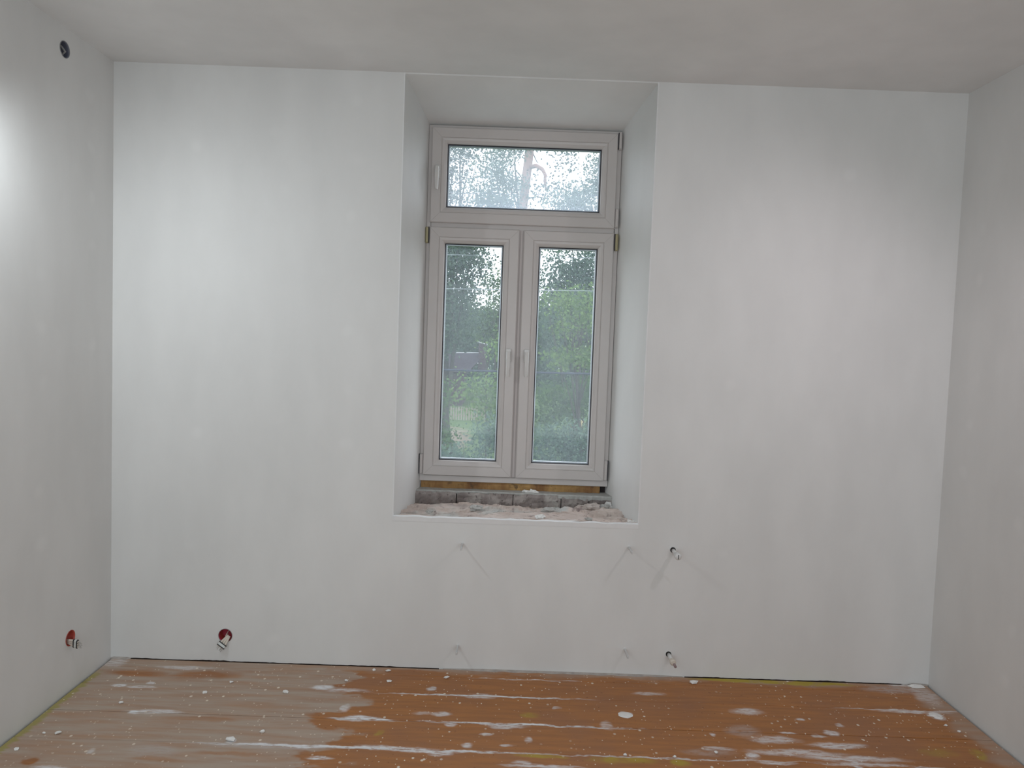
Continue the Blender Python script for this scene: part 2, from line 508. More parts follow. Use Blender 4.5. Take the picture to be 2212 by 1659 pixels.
def leaf_mat(name, dark, lite):
    t = NT(name)
    g = t.N.new('ShaderNodeNewGeometry')
    c = t.mix(g.outputs['Random Per Island'], dark + (1,), lite + (1,))
    N = t.N
    df = N.new('ShaderNodeBsdfDiffuse'); tl = N.new('ShaderNodeBsdfTranslucent')
    t.link(c, df.inputs[0]); t.link(c, tl.inputs[0])
    mx = N.new('ShaderNodeMixShader'); mx.inputs[0].default_value = .4
    t.link(df.outputs[0], mx.inputs[1]); t.link(tl.outputs[0], mx.inputs[2])
    t.link(mx.outputs[0], N['Material Output'].inputs['Surface'])
    return t.m
LEAF = {
    'dark': leaf_mat('dark_leaves', (.04, .075, .055), (.11, .16, .11)),
    'mid': leaf_mat('mid_green_leaves', (.035, .075, .03), (.10, .165, .065)),
    'bright': leaf_mat('bright_green_leaves', (.055, .11, .035), (.155, .235, .085)),
    'blue': leaf_mat('blue_green_leaves', (.04, .075, .06), (.12, .18, .13)),
    'needle': leaf_mat('pine_needles', (.025, .05, .045), (.08, .11, .085)),
}
M['bark'] = simple('grey_bark', (.045, .04, .035, 1), .9, .3, 8, spec=.08)
M['pine_bark'] = simple('pinkish_pine_bark', (.26, .155, .135, 1), .9, .25, 5, spec=.08)
M['roof_dark'] = simple('dark_roofing', (.028, .022, .028, 1), .8, .3, 2, spec=.08)
M['boards_dark'] = simple('dark_weathered_boards', (.05, .036, .04, 1), .9, .3, 3, spec=.08)
M['picket'] = simple('bleached_wood', (.22, .19, .165, 1), .9, .15, 3, spec=.08)
M['tin'] = simple('tin_sheet', (.30, .31, .32, 1), .4, .05, metal=.2)
M['cable_black'] = simple('black_cable', (.03, .035, .05, 1), .6, .2, spec=.08)
M['cable_pale'] = simple('pale_cable', (.20, .23, .24, 1), .5, .1, spec=.08)
M['heap'] = simple('pale_sand', (.26, .22, .13, 1), .95, .2, 4, bump=.4, spec=.08)

def ground_mat():
    t = NT('meadow_ground')
    p = t.pos()
    col = t.mix(t.noise(.8, 5), (.03, .06, .025, 1), (.08, .115, .045, 1))
    c = at(985, 945, 36.0)
    q = t.vec('MULTIPLY', t.vec('SUBTRACT', p, (-1.75, 41.5, 0)), (1 / 1.5, 1 / 5.5, 0))
    d = t.math('ADD', t.vec('LENGTH', q), t.ramp(t.noise(1.2, 4), .3, .7, -.35, .35))
    col = t.mix(t.ramp(d, .7, 1.1, 1, 0), col, (.13, .11, .085, 1))
    t.color(col); t.rough(.95)
    t.b.inputs['Specular IOR Level'].default_value = .05
    return t.m
M['ground'] = ground_mat()

# ------------------------------------------------------------------ room shell
TH = 0.62
wf = obj('wall_front', MB().box(-.3, W + .3, 0, TH, -.12, H + .12), M['wall_front'])
# splayed window opening up to the ceiling: narrower towards the window
def prism(y0, y1, f):
    a, b = f(y0), f(y1)
    vs = [(a[0], y0, a[2]), (a[1], y0, a[2]), (a[1], y0, a[3]), (a[0], y0, a[3]),
          (b[0], y1, b[2]), (b[1], y1, b[2]), (b[1], y1, b[3]), (b[0], y1, b[3])]
    return MB().add(vs, [(0, 1, 2, 3), (7, 6, 5, 4), (0, 4, 5, 1), (1, 5, 6, 2), (2, 6, 7, 3), (3, 7, 4, 0)])
def splay(y):
    k = y / .42
    return (1.356 + k * .072, 2.540 - k * .097, .725, 2.834 - k * .104)
def ragged(xa, xb, seed):
    """where the plaster stops short of the boards: a low slot with a broken upper edge"""
    mb = MB(); n = 90
    for i in range(n + 1):
        x = xa + (xb - xa) * i / n
        e = min(1, 8 * min(i, n - i) / n)
        z = .0005 + e * max(0, .0008 + .005 * mnoise.noise(Vector((x * 5, seed, 0))) + .003 * mnoise.noise(Vector((x * 37, seed, 2))))
        mb.v += [(x, -.02, -.13), (x, .04, -.13), (x, .04, z), (x, -.02, z)]
    for i in range(n):
        for j in range(4):
            a = i * 4 + j; b = i * 4 + (j + 1) % 4
            mb.f.append((a, b, b + 4, a + 4))
    mb.f += [(0, 1, 2, 3), (4 * n + 3, 4 * n + 2, 4 * n + 1, 4 * n)]
    return mb
SOCK = (.556, .128)
STUB = [(2.714, .626), (2.717, .110)]
cut(wf, [prism(-.04, .478, splay),
         prism(.46, .70, lambda y: (1.445, 2.425, .838, 2.722)),
         ragged(.05, 1.60, 1), ragged(2.80, 3.87, 2),
         MB().tube([(SOCK[0], -.05, SOCK[1]), (SOCK[0], .055, SOCK[1])], .0345, 32),
         MB().tube([(STUB[0][0], -.05, STUB[0][1]), (STUB[0][0], .03, STUB[0][1])], .0135, 18),
         MB().tube([(STUB[1][0], -.05, STUB[1][1]), (STUB[1][0], .03, STUB[1][1])], .0135, 18)])
struct(wf, 'white plastered front wall around the deep window recess')
for xa, xb in ((.04, 1.61), (2.79, 3.88)):
    obj('gap_shadow', MB().box(xa, xb, .012, .039, -.119, .013), M['dark_void'], wf, label='dark strip painted as shade in the gap between plaster and boards')  # dark strip stands in for the shade inside the slot
wl = obj('wall_left', MB().box(-.3, 0, -4.9, 0, -.12, H + .12), M['wall_side'])
HOLES_L = [(-.331, .232), (-.378, 2.747)]
cut(wl, [MB().tube([(.05, y, z), (-.055, y, z)], .0345, 32) for y, z in HOLES_L])
struct(wl, 'white plastered left wall with two round openings')
wr = struct(obj('wall_right', MB().box(W, W + .3, -4.9, 0, -.12, H + .12), M['wall_side']), 'plain white plastered right wall')
wb = struct(obj('wall_rear', MB().box(-.3, W + .3, -5.2, -4.9, -.12, H + .12), M['wall_side']), 'white wall behind the viewer')
ce = struct(obj('ceiling', MB().box(-.3, W + .3, -5.2, TH, H, H + .12), M['ceiling']), 'smooth white ceiling')

# bright filler along the arrises of the recess
for x0, x1, s in ((1.3525, 1.3575, 1), (2.538, 2.5435, -1)):
    obj('corner_bead', MB().box(x0, x1, -.0015, .004, .742, 2.838), M['bead'], wf)
mb = MB()
n = 70
for i in range(n + 1):
    x = 1.353 + (2.542 - 1.353) * i / n
    dz = .004 * mnoise.noise(Vector((x * 14, 1, 2)))
    w = .016 + .008 * mnoise.noise(Vector((x * 10, 4, 2)))
    mb.v += [(x, -.0012, .722), (x, -.0028, .745 + dz), (x, w * .6, .7495 + dz), (x, w + .008, .736)]
for i in range(n):
    for j in range(3):
        a = i * 4 + j
        mb.f.append((a, a + 4, a + 5, a + 1))
obj('sill_edge_filler', mb, M['bead'], wf, label='white filler strip along the front edge of the raw sill')

# raw sill: broken lime mortar bed
mb = MB()
nx, ny = 190, 64
def bed_z(x, y):
    v = Vector((x * 5, y * 9, .3))
    z = .731 + .012 * mnoise.noise(v) + .006 * mnoise.noise(v * 8)
    r = 1 - abs(mnoise.noise(v * 2.3 + Vector((3, 1, 0)))) * 3      # broken, ridged crust
    z += .012 * max(0, r)
    c = mnoise.noise(Vector((x * 3.1 + 4, y * 7, 5)))               # shallow shelves left by the old sill
    z += .010 * (1 if c > .12 else 0) + .008 * (1 if c > -.15 else 0)
    z -= .016 * max(0, (y - .29) / .07) * (0.6 + mnoise.noise(Vector((x * 9, 0, 7))))
    return min(z, .7485 + .06 * max(0, y - .04))
for j in range(ny + 1):
    y = .006 + (.372 - .006) * j / ny
    xa, xb, _, _ = splay(y)
    for i in range(nx + 1):
        x = xa - .004 + (xb - xa + .008) * i / nx
        mb.v.append((x, y, bed_z(x, y)))
for j in range(ny):
    for i in range(nx):
        a = j * (nx + 1) + i
        mb.f.append((a, a + 1, a + nx + 2, a + nx + 1))
obj('mortar_bed', mb, M['rubble'], wf, smooth=False, label='crumbling pinkish lime mortar on the raw window sill')

# course of old bricks the frame stands on
bx = [(1.397, 1.632), (1.637, 1.933), (1.937, 2.189), (2.193, 2.333), (2.336, 2.478)]
for k, (a, b) in enumerate(bx):
    mb = MB()
    nx = 34
    y0, y1, z0, z1 = .352, .47, .728, .797
    for (iy, zz) in ((0, 0), (0, .2), (0, .4), (0, .6), (0, .8), (0, 1), (1, 1)):
        for i in range(nx + 1):
            x = a + (b - a) * i / nx
            z = z0 + (z1 - z0) * zz
            v = Vector((x * 22, z * 30, k))
            dy = .011 * mnoise.noise(v) + .008 * mnoise.noise(v * 2.3) + .010 * max(0, mnoise.noise(Vector((x * 11, z * 9, k + 3.3))))
            e = min(i, nx - i)
            if e == 0: dy += .004
            if zz == 1 and iy == 0: dy += .005
            mb.v.append((x, y1 if iy else y0 + dy, z + (.003 * mnoise.noise(v * 1.3) if zz == 1 else 0)))
    for r in range(6):
        for i in range(nx):
            p0 = r * (nx + 1) + i
            mb.f.append((p0, p0 + 1, p0 + nx + 2, p0 + nx + 1))
    m = nx + 1
    for e in (0, nx):
        mb.f.append(tuple(e + q * m for q in range(7)))
    obj('brick', mb, M['brick'], wf)
# cement smeared over the bricks, with a ragged front lip
mb = MB(); n = 120
for i in range(n + 1):
    x = 1.412 + (2.466 - 1.412) * i / n
    lip = .358 + .014 * mnoise.noise(Vector((x * 13, 3, 0))) + .010 * mnoise.noise(Vector((x * 41, 3, 0))) - (.012 if x > 2.17 else 0)
    drop = .004 + .016 * max(0, mnoise.noise(Vector((x * 17, 9, 0)))) + (.010 if x > 2.17 else 0)
    zt = .8035 + .0025 * mnoise.noise(Vector((x * 20, 0, 3)))
    mb.v += [(x, lip + .004, .797 - drop), (x, lip, zt - .004), (x, lip + .006, zt), (x, .47, zt + .002)]
for i in range(n):
    for j in range(3):
        a = i * 4 + j
        mb.f.append((a, a + 4, a + 5, a + 1))
obj('cement_bed', mb, M['crust'], wf, label='grey cement smeared over the brick course below the frame')
# mounting foam under the frame, stops short of the right jamb
mb = MB(); n = 90
for i in range(n + 1):
    x = 1.436 + (2.402 - 1.436) * i / n
    y = .424 + .006 * mnoise.noise(Vector((x * 15, 0, 0))) + .004 * mnoise.noise(Vector((x * 50, 0, 0)))
    mb.v += [(x, y, .803), (x, y - .003, .825), (x, y + .004, .847), (x, .47, .847)]
for i in range(n):
    for j in range(3):
        a = i * 4 + j
        mb.f.append((a, a + 4, a + 5, a + 1))
mb.f.append((n * 4, n * 4 + 1, n * 4 + 2, n * 4 + 3))
obj('mounting_foam', mb, M['foam'], wf, label='brown and yellow foam strip under the window frame')
obj('cavity_back', MB().box(2.400, 2.437, .455, .476, .800, .85), M['hollow'], wf, label='near-black block painted as shade in the hollow at the right end of the foam')  # near-black colour stands in for the shade of the hollow

# floor: dark void, boards run parallel to the window wall
fl = struct(obj('floor', MB().box(-.3, W + .3, -5.2, 0, -.12, -.036), M['dark_void']), 'brown painted board floor under white plaster spills')
edges = [-.005, -.086, -.265, -.502, -.720, -.945]
while edges[-1] > -4.8: edges.append(edges[-1] - .225)
for k in range(len(edges) - 1):
    y1, y0 = edges[k], edges[k + 1]
    dz = random.uniform(-.0012, .0008)
    g = .0014
    if y1 > -1.2: board = floor_mat(y0, y1)       # boards further back carry no spills: they share one
    obj('floorboard', MB().box(.011, W - .012, y0 + g, y1 - g, -.034, dz, .0022), board, fl)
# plaster run out onto the boards along the middle of the window wall
mb = MB(); n = 90
for (xa, xb) in ((1.62, 2.79), (.0, .10), (3.90, 3.996)):
    k0 = len(mb.v)
    for i in range(n + 1):
        x = xa + (xb - xa) * i / n
        e = min(1, 6 * min(i, n - i) / n)
        w = (.012 + .010 * mnoise.noise(Vector((x * 17, 2, 0))) + .004) * (.4 + .6 * e)
        mb.v += [(x, .001, .004 * e + .001), (x, -w * .6, .002 * e + .001), (x, -w, .0006), (x, -w, -.01)]
    for i in range(n):
        for j in range(3):
            a = k0 + i * 4 + j
            mb.f.append((a, a + 4, a + 5, a + 1))
obj('plaster_fillet', mb, M['fillet'], wf, label='plaster run filling the joint between wall and boards')

# ------------------------------------------------------------------ window
win = thing('window_1', 'white plastic window with a transom light over two casements', 'window', (1.934, .43, .843))
del win['category']
win['kind'] = 'structure'
FY = .395
x0, x1, z0, z1 = 1.428, 2.441, .843, 2.724
fr = MB().ring(x0, x1, z0, z1, [(0, .478), (0, .416), (.0025, .413), (.024, .413), (.026, .416), (.026, .45), (.05, .455), (.05, .478)], close=True)
fr.box(1.45, 2.42, .413, .475, 2.186, 2.232)
fr.box(1.45, 2.42, .411, .47, .846, .8735)
obj('window_frame', fr, M['pvc'], win)
def sash(name, a, b, c, d, bead=True):
    o = obj(name, MB().ring(a, b, c, d, [(0, .462), (0, FY + .004), (.004, FY), (.050, FY), (.0515, FY + .0035), (.0535, FY + .0035),
            (.055, FY + .001), (.066, FY + .003), (.078, FY + .011), (.083, FY + .021), (.083, FY + .045), (.070, FY + .05), (.060, .462)], close=True), M['pvc'], win)
    obj('gasket', MB().ring(a + .0825, b - .0825, c + .0825, d - .0825, [(0, FY + .0195), (.0032, FY + .0185), (.0042, FY + .0225), (.0042, FY + .026)]), M['gasket'], o)
    obj('spacer_bar', MB().ring(a + .084, b - .084, c + .084, d - .084, [(0, FY + .030), (.0085, FY + .030), (.0085, FY + .044)]), M['spacer'], o)
    obj('glass_pane', MB().box(a + .080, b - .080, FY + .0245, FY + .0275, c + .080, d - .080), M['glass'], o)
    w = .0007
    for (cx, cz, sx, sz) in ((a, c, 1, 1), (b, c, -1, 1), (b, d, -1, -1), (a, d, 1, -1)):
        p0 = (cx + sx * .005, cz + sz * .005); p1 = (cx + sx * .050, cz + sz * .050)
        obj('mitre_seam', MB().add([(p0[0] - w * sx, FY - .0003, p0[1] + w * sz), (p0[0] + w * sx, FY - .0003, p0[1] - w * sz),
                                    (p1[0] + w * sx, FY - .0003, p1[1] - w * sz), (p1[0] - w * sx, FY - .0003, p1[1] + w * sz),
                                    (p0[0] - w * sx, FY + .001, p0[1] + w * sz), (p0[0] + w * sx, FY + .001, p0[1] - w * sz),
                                    (p1[0] + w * sx, FY + .001, p1[1] - w * sz), (p1[0] - w * sx, FY + .001, p1[1] + w * sz)],
                                   [(0, 1, 2, 3), (0, 1, 5, 4), (1, 2, 6, 5), (2, 3, 7, 6), (3, 0, 4, 7)]), M['seam'], o)
    return o
tr = sash('transom_sash', 1.446, 2.418, 2.217, 2.709)
sl = sash('casement_sash', 1.447, 1.920, .877, 2.193)
sr = sash('casement_sash', 1.944, 2.418, .876, 2.192)
# closing strip between the casements, set back
mb = MB().box(1.9195, 1.9445, .409, .46, .876, 2.192)
mb.box(1.9265, 1.9375, .406, .41, .880, 2.188)
obj('meeting_strip', mb, M['pvc_gap'], win)
def hinge(par, xc, za, zb, mat, gap):
    mb = MB().box(xc - .009, xc + .009, .396, .425, za, zb, .003)
    mb.tube([(xc, .394, za + .004), (xc, .394, zb - .004)], .0075, 10)
    o = obj('hinge', mb, M[mat], par)
    if gap:
        obj('hinge_gap', MB().box(xc + gap * .0095 - .0016, xc + gap * .0095 + .0016, .392, .40, za, zb), M['gasket'], par)
hinge(sl, 1.4335, 2.108, 2.192, 'brass', 1)
hinge(sr, 2.4315, 2.102, 2.190, 'brass', -1)
hinge(tr, 2.4300, 2.626, 2.712, 'pvc', -1)
hinge(tr, 2.4285, 2.222, 2.322, 'pvc', 0)
hinge(sl, 1.4370, .884, .990, 'pvc', -1)
hinge(sr, 2.4270, .880, .988, 'pvc', 1)
def handle(par, x, zt, zb):
    mb = MB().box(x - .0145, x + .0145, FY - .009, FY + .001, zt - .052, zt + .020, .004)
    mb.tube([(x, FY - .006, zt - .008), (x, FY - .036, zt - .008)], .010, 12)
    L = zt - zb
    k = len(mb.v)
    pts = [(.0, .0105, .0), (.25, .0115, .002), (.6, .0105, .003), (.9, .0095, .001), (1.0, .007, .0)]
    for t, w, dy in pts:
        z = zt + .004 - t * L
        for (ax, ay) in ((-1, 0), (-.7, -.8), (0, -1), (.7, -.8), (1, 0), (.7, .8), (0, 1), (-.7, .8)):
            mb.v.append((x + ax * w, FY - .040 - dy + ay * .007, z))
    for i in range(len(pts) - 1):
        for j in range(8):
            a = k + i * 8 + j; b = k + i * 8 + (j + 1) % 8
            mb.f.append((a, b, b + 8, a + 8))
    mb.f += [tuple(k + j for j in range(8)), tuple(k + (len(pts) - 1) * 8 + j for j in reversed(range(8)))]
    obj('handle', mb, M['handle'], par, label='white lever handle turned down')
handle(sl, 1.884, 1.548, 1.415)
handle(sr, 1.980, 1.547, 1.417)
handle(tr, 1.480, 2.493, 2.376)

# ------------------------------------------------------------------ loose mortar on the sill
def ledge_lump(px, py, y, r, mat, label, group='mortar lumps on the raw window sill', seed=1):
    p = at(px, py, y)
    z = max(bed_z(p.x, y) if y < .35 else .80, .72)
    o = obj('mortar_lump', MB().lump((p.x, y, z + r[2] * .25), r, seed, 3, .5), M[mat], loc=(p.x, y, z))
    tag(o, label, 'rubble', group)
ledge_lump(1029, 1102, .17, (.032, .022, .014), 'lump_grey', 'biggest grey mortar lump near the middle of the sill', seed=1)
ledge_lump(1146, 1057, .392, (.042, .012, .014), 'chip', 'white plaster lump on the brick ledge against the foam', seed=2)
ledge_lump(1166, 1115, .055, (.022, .014, .010), 'chip', 'small pale lump at the front edge, right of the sill middle', seed=3)
ledge_lump(1188, 1096, .22, (.040, .030, .016), 'lump_grey', 'flat grey lump right of the sill middle', seed=4)
ledge_lump(1253, 1092, .285, (.022, .016, .014), 'lump', 'left one of the beige lumps below the brick ledge', seed=5)
ledge_lump(1277, 1093, .275, (.045, .020, .015), 'lump', 'long beige lump below the right bricks', seed=6)
ledge_lump(1302, 1092, .300, (.030, .016, .014), 'lump_grey', 'dark grey lump under the broken right brick', seed=7)
ledge_lump(1316, 1081, .345, (.020, .012, .024), 'chip', 'whitish stones wedged into the right end of the brick course', seed=8)
ledge_lump(1362, 1119, .035, (.024, .012, .014), 'chip', 'white plaster lump in the right front corner of the sill', seed=9)
ledge_lump(929, 1101, .130, (.020, .014, .012), 'lump_grey', 'grey lump near the left end of the sill', seed=10)
ledge_lump(1272, 1118, .045, (.016, .010, .010), 'lump_grey', 'dark crumb at the front edge in the right third of the sill', seed=11)

# ------------------------------------------------------------------ wall boxes with cable ends
def bundle(root, o, d, side, width=.042):
    """flat bundle of cable ends leaving the box at o along d; side = direction across it"""
    o, d, side = Vector(o), Vector(d).normalized(), Vector(side).normalized()
    n = d.cross(side).normalized()
    def slab(t0, t1, w, h):
        mb = MB()
        vs = [o + d * t + side * a * w / 2 + n * b * h / 2 for t in (t0, t1) for a, b in ((-1, -.6), (-.8, -1), (.8, -1), (1, -.6), (1, .6), (.8, 1), (-.8, 1), (-1, .6))]
        return mb.add(vs, [tuple(range(8)), tuple(range(15, 7, -1))] + [(j, (j + 1) % 8, 8 + (j + 1) % 8, 8 + j) for j in range(8)])
    for k in range(3):
        s = (k - 1) * .012
        obj('cable', MB().tube([o - d * .03 + side * s * .3 + n * .0, o - d * .008 + side * s * .7, o + d * .012 + side * s, o + d * .034 + side * s], .0056, 8), M['cable'], root, smooth=True)
    obj('tape_band', slab(.012, .0165, width, .014), M['tape'], root, label='black band')
    obj('sleeve', slab(.0165, .027, width * .94, .012), M['wrap'], root, label='pale sleeve between the black bands')
    obj('tape_band', slab(.027, .0315, width, .014), M['tape'], root, label='black band')
    for k in range(5):
        s = (k - 2) * .006
        obj('wire_end', MB().tube([o + d * .031 + side * s, o + d * .040 + side * s * 1.25 + n * .002 * (k % 2), o + d * (.046 + .003 * (k % 3)) + side * s * 1.1], .0013, 6), M['copper'], root)

def wall_box(label, c, axis, cup, rim):
    """axis points out of the wall"""
    c, axis = Vector(c), Vector(axis)
    root = thing('socket_box', label, 'socket', c)
    obj('cup', MB().lathe(c, axis, [(.0338, .0005), (.0318, .0005), (.0312, -.006), (.0305, -.046), (.0, -.046)], 32), M[cup], root, smooth=True)
    obj('rim', MB().lathe(c, axis, [(.0345, .0006), (.0342, .0018), (.0326, .0018), (.0320, .0)], 32), M[rim], root, smooth=True)
    return root
b1 = wall_box('red socket box low on the front wall, striped cable end hanging from it', (SOCK[0], 0, SOCK[1]), (0, -1, 0), 'crimson_box', 'grain')
obj('half_shell', MB().lathe((SOCK[0], 0, SOCK[1]), (0, -1, 0), [(.0300, -.012), (.0300, -.040)], 32), M['red_box'], b1, label='orange inner ring of the box')
obj('inner_wire', MB().tube([(SOCK[0] + .004, .03, SOCK[1] + .012), (SOCK[0] + .002, .004, SOCK[1]), (SOCK[0] + .001, -.008, SOCK[1] - .018)], .0022, 8), M['cable'], b1)
bundle(b1, (SOCK[0] + .002, -.010, SOCK[1] - .024), (-.50, -.42, -.74), (.80, -.1, -.52))
b2 = wall_box('red socket box low on the left wall, striped cable end sticking out', (0, *HOLES_L[0]), (1, 0, 0), 'red_box', 'red_box')
bundle(b2, (.006, HOLES_L[0][0] - .004, HOLES_L[0][1] - .018), (1.0, -.05, -.22), (-.18, .25, -1))
b3 = wall_box('grey blue junction box high on the left wall just under the ceiling', (0, *HOLES_L[1]), (1, 0, 0), 'grey_box', 'grain')
obj('cable', MB().tube([(-.04, HOLES_L[1][0] - .012, HOLES_L[1][1] + .01), (-.012, HOLES_L[1][0] - .004, HOLES_L[1][1] + .012), (-.006, HOLES_L[1][0] + .012, HOLES_L[1][1] - .004), (-.018, HOLES_L[1][0] + .006, HOLES_L[1][1] - .02)], .005, 8), M['grain'], b3, smooth=True)

# ------------------------------------------------------------------ radiator brackets and capped pipe ends
def bracket(x, z, label):
    root = thing('radiator_bracket', label, 'bracket', (x, 0, z), 'radiator brackets below the window')
    obj('arm', MB().box(x - .0046, x + .0046, -.096, .004, z - .006, z + .003, .001), M['bracket'], root)
    obj('hook', MB().box(x - .0042, x + .0042, -.100, -.092, z - .006, z + .006, .001), M['bracket'], root)
    obj('wall_plug', MB().lathe((x, 0, z - .002), (0, -1, 0), [(.009, .0), (.009, .002), (.0, .002)], 14), M['wall_front'], root)
bracket(1.694, .622, 'thin white radiator bracket, upper left one below the window')
bracket(2.500, .633, 'thin white radiator bracket, upper right one below the window')
bracket(1.688, .118, 'thin white radiator bracket, lower left one just above the floor')
bracket(2.503, .128, 'thin white radiator bracket, lower right one just above the floor')

def stub(x, z, label, up_):
    root = thing('pipe_stub', label, 'pipe', (x, 0, z), 'capped radiator pipe ends right of the window')
    obj('wall_hole', MB().lathe((x, 0, z), (0, -1, 0), [(.0142, .0004), (.0128, .0004), (.0125, -.024), (.0, -.024)], 18), M['grain'], root)
    obj('pipe', MB().tube([(x + .002, .024, z - .003), (x + .003, -.075, z - .004)], .0095, 14), M['painted_steel'], root, smooth=True)
    if up_:
        obj('cap', MB().lathe((x + .003, -.070, z - .004), (0, -1, 0), [(.0098, .0), (.0155, .002), (.0165, .010), (.0165, .030), (.0145, .036), (.0, .0365)], 18), M['painted_steel'], root, smooth=True)
        obj('slot', MB().box(x + .0015, x + .0045, -.1085, -.105, z - .014, z + .006), M['tape'], root)
    else:
        obj('cap', MB().lathe((x + .003, -.066, z - .004), (0, -1, 0), [(.0098, .0), (.014, .001), (.015, .020), (.010, .026), (.0, .026)], 10), M['cable'], root)
        obj('nipple', MB().tube([(x + .008, -.090, z - .010), (x + .010, -.112, z - .014)], .0065, 10), M['rust'], root)
stub(*STUB[0], 'upper capped white pipe end sticking out right of the brackets', True)
stub(*STUB[1], 'lower capped pipe end just above the floor, with a rusty nipple', False)

# ------------------------------------------------------------------ crumbs and chips on the boards
CHIPS = [
    (2.825, -.068, .022, .014, .010, 'big white plaster crumb near the wall, right of the lower pipe end'),
    (.846, -.699, .020, .013, .008, 'largest white plaster crumb on the dusty left boards, near the front'),
    (.592, -.323, .014, .009, .006, 'white plaster crumb on dusty boards in front of the front wall socket box'),
    (.942, -.299, .018, .012, .008, 'white plaster crumb on dusty boards left of the orange paint edge'),
    (.95, -.631, .012, .009, .007, 'small white crumb just right of the largest crumb on the dusty boards'),
    (.67, -.22, .009, .008, .005, 'small white crumb below the front wall socket box, nearest to the wall there'),
    (.281, -.437, .012, .009, .006, 'white crumb on the dusty boards between left wall and first white streak'),
    (.165, -.687, .014, .010, .006, 'flat white crumb close to the left wall, the larger of a pair'),
    (.111, -.69, .008, .006, .004, 'tiny white crumb next to the flat crumb close to the left wall'),
    (.084, -.81, .009, .008, .006, 'white crumb nearest to the lower left corner of the photo'),
    (1.291, -.049, .010, .008, .007, 'left white crumb of two at the wall foot left of the window'),
    (1.38, -.154, .015, .009, .004, 'white crumb on orange paint a little in front of the two at the wall foot'),
    (1.646, -.101, .013, .010, .006, 'white crumb on orange boards in front of the lower left radiator bracket'),
    (1.183, -.164, .009, .008, .005, 'white crumb at the back where the dust meets the orange paint'),
    (2.399, -.711, .008, .008, .005, 'tiny white crumb in front of the large oval flake, on the front streak'),
    (2.766, -.673, .009, .008, .005, 'tiny white crumb left of the broad white smears on the right'),
    (1.358, -.049, .016, .010, .005, 'right, flatter white crumb of two at the wall foot left of the window'),
    (2.594, -.71, .007, .007, .004, 'tiny white crumb on the front streak right of the oval flake'),
    (3.85, -.395, .009, .008, .004, 'tiny white crumb near the right wall, closer to the jagged flake'),
    (3.877, -.443, .008, .007, .004, 'tiny white crumb near the right wall, farther in front of the jagged flake')]
for k, (x, y, rx, ry, h, lab) in enumerate(CHIPS):
    o = obj('plaster_crumb', MB().lump((x, y, h * .7), (rx, ry, h), k + 20, 1, .4), M['chip'], loc=(x, y, 0))
    tag(o, lab, 'rubble', 'plaster crumbs scattered over the floorboards')
o = obj('plaster_flake', MB().splat(2.447, -.392, .030, .027, .004, 3.0), M['chip'], loc=(2.447, -.392, 0))
tag(o, 'large oval white plaster flake lying alone in the middle of the boards', 'rubble')
o = obj('plaster_flake', MB().splat(3.923, -.026, .042, .018, .012, 5.0), M['chip'], loc=(3.923, -.02, 0))
tag(o, 'white plaster flake at the foot of the front wall by the right corner', 'rubble')
o = obj('plaster_flake', MB().splat(3.854, -.310, .026, .030, .005, 8.0), M['chip'], loc=(3.854, -.31, 0))
tag(o, 'jagged white plaster flake on the boards near the right wall', 'rubble')

# ------------------------------------------------------------------ outdoors
GZ = -4.4
g = obj('ground', MB().add([(-90, .7, GZ), (90, .7, GZ), (90, 160, GZ), (-90, 160, GZ)], [(0, 1, 2, 3)]), M['ground'])
struct(g, 'grassy ground with a bare sandy patch by the fence')

def leaves(name, parent, clumps, size, mat, dens=2.4, droop=1.0, needle=False, seed=1):
    """clumps: (centre, (rx, ry, rz)); leaves gather in twigs"""
    r = np.random.default_rng(seed)
    P = []; 
    for c, rad in clumps:
        c = np.array(c); rad = np.array(rad)
        n = int(1.9 * dens * math.pi * rad[0] * rad[2] / (.42 * size * size))
        nt = max(5, n // 60)
        u = r.normal(size=(nt, 3)); u /= np.linalg.norm(u, axis=1)[:, None]
        tw = c + u * rad * (r.random((nt, 1)) ** .42)
        idx = r.integers(0, nt, n)
        sp = np.array([3.0, 3.0, 1.7 * droop]) * size
        P.append(tw[idx] + r.normal(size=(n, 3)) * sp - np.array([0, 0, (droop - 1) * size]))
    P = np.concatenate(P); n = len(P)
    s = size * (.6 + .8 * r.random((n, 1)))
    a = r.normal(size=(n, 3)); a[:, 2] -= .3 * droop; a /= np.linalg.norm(a, axis=1)[:, None]
    b = np.cross(a, r.normal(size=(n, 3))); b /= np.linalg.norm(b, axis=1)[:, None]
    w = .12 if needle else .36
    V = np.stack([P - a * s * .5, P + b * s * w, P + a * s * .5, P - b * s * w], 1).reshape(-1, 3)
    base = np.array(parent.location)
    V = V - base
    me = bpy.data.meshes.new(name)
    me.vertices.add(4 * n); me.vertices.foreach_set('co', V.astype(np.float32).ravel())
    me.loops.add(4 * n); me.loops.foreach_set('vertex_index', np.arange(4 * n, dtype=np.int32))
    me.polygons.add(n); me.polygons.foreach_set('loop_start', np.arange(0, 4 * n, 4, dtype=np.int32))
    me.update(calc_edges=True)
    me.materials.append(mat)
    o = bpy.data.objects.new(name, me); C.objects.link(o); o.parent = parent
    o['kind'] = 'stuff'
    return o

def clump(px, py, rx, ry, y, deep=1.0):
    k = (y - CAM.y) / FOCAL
    c = at(px, py, y)
    return (tuple(c), (rx * k, rx * k * deep, ry * k))

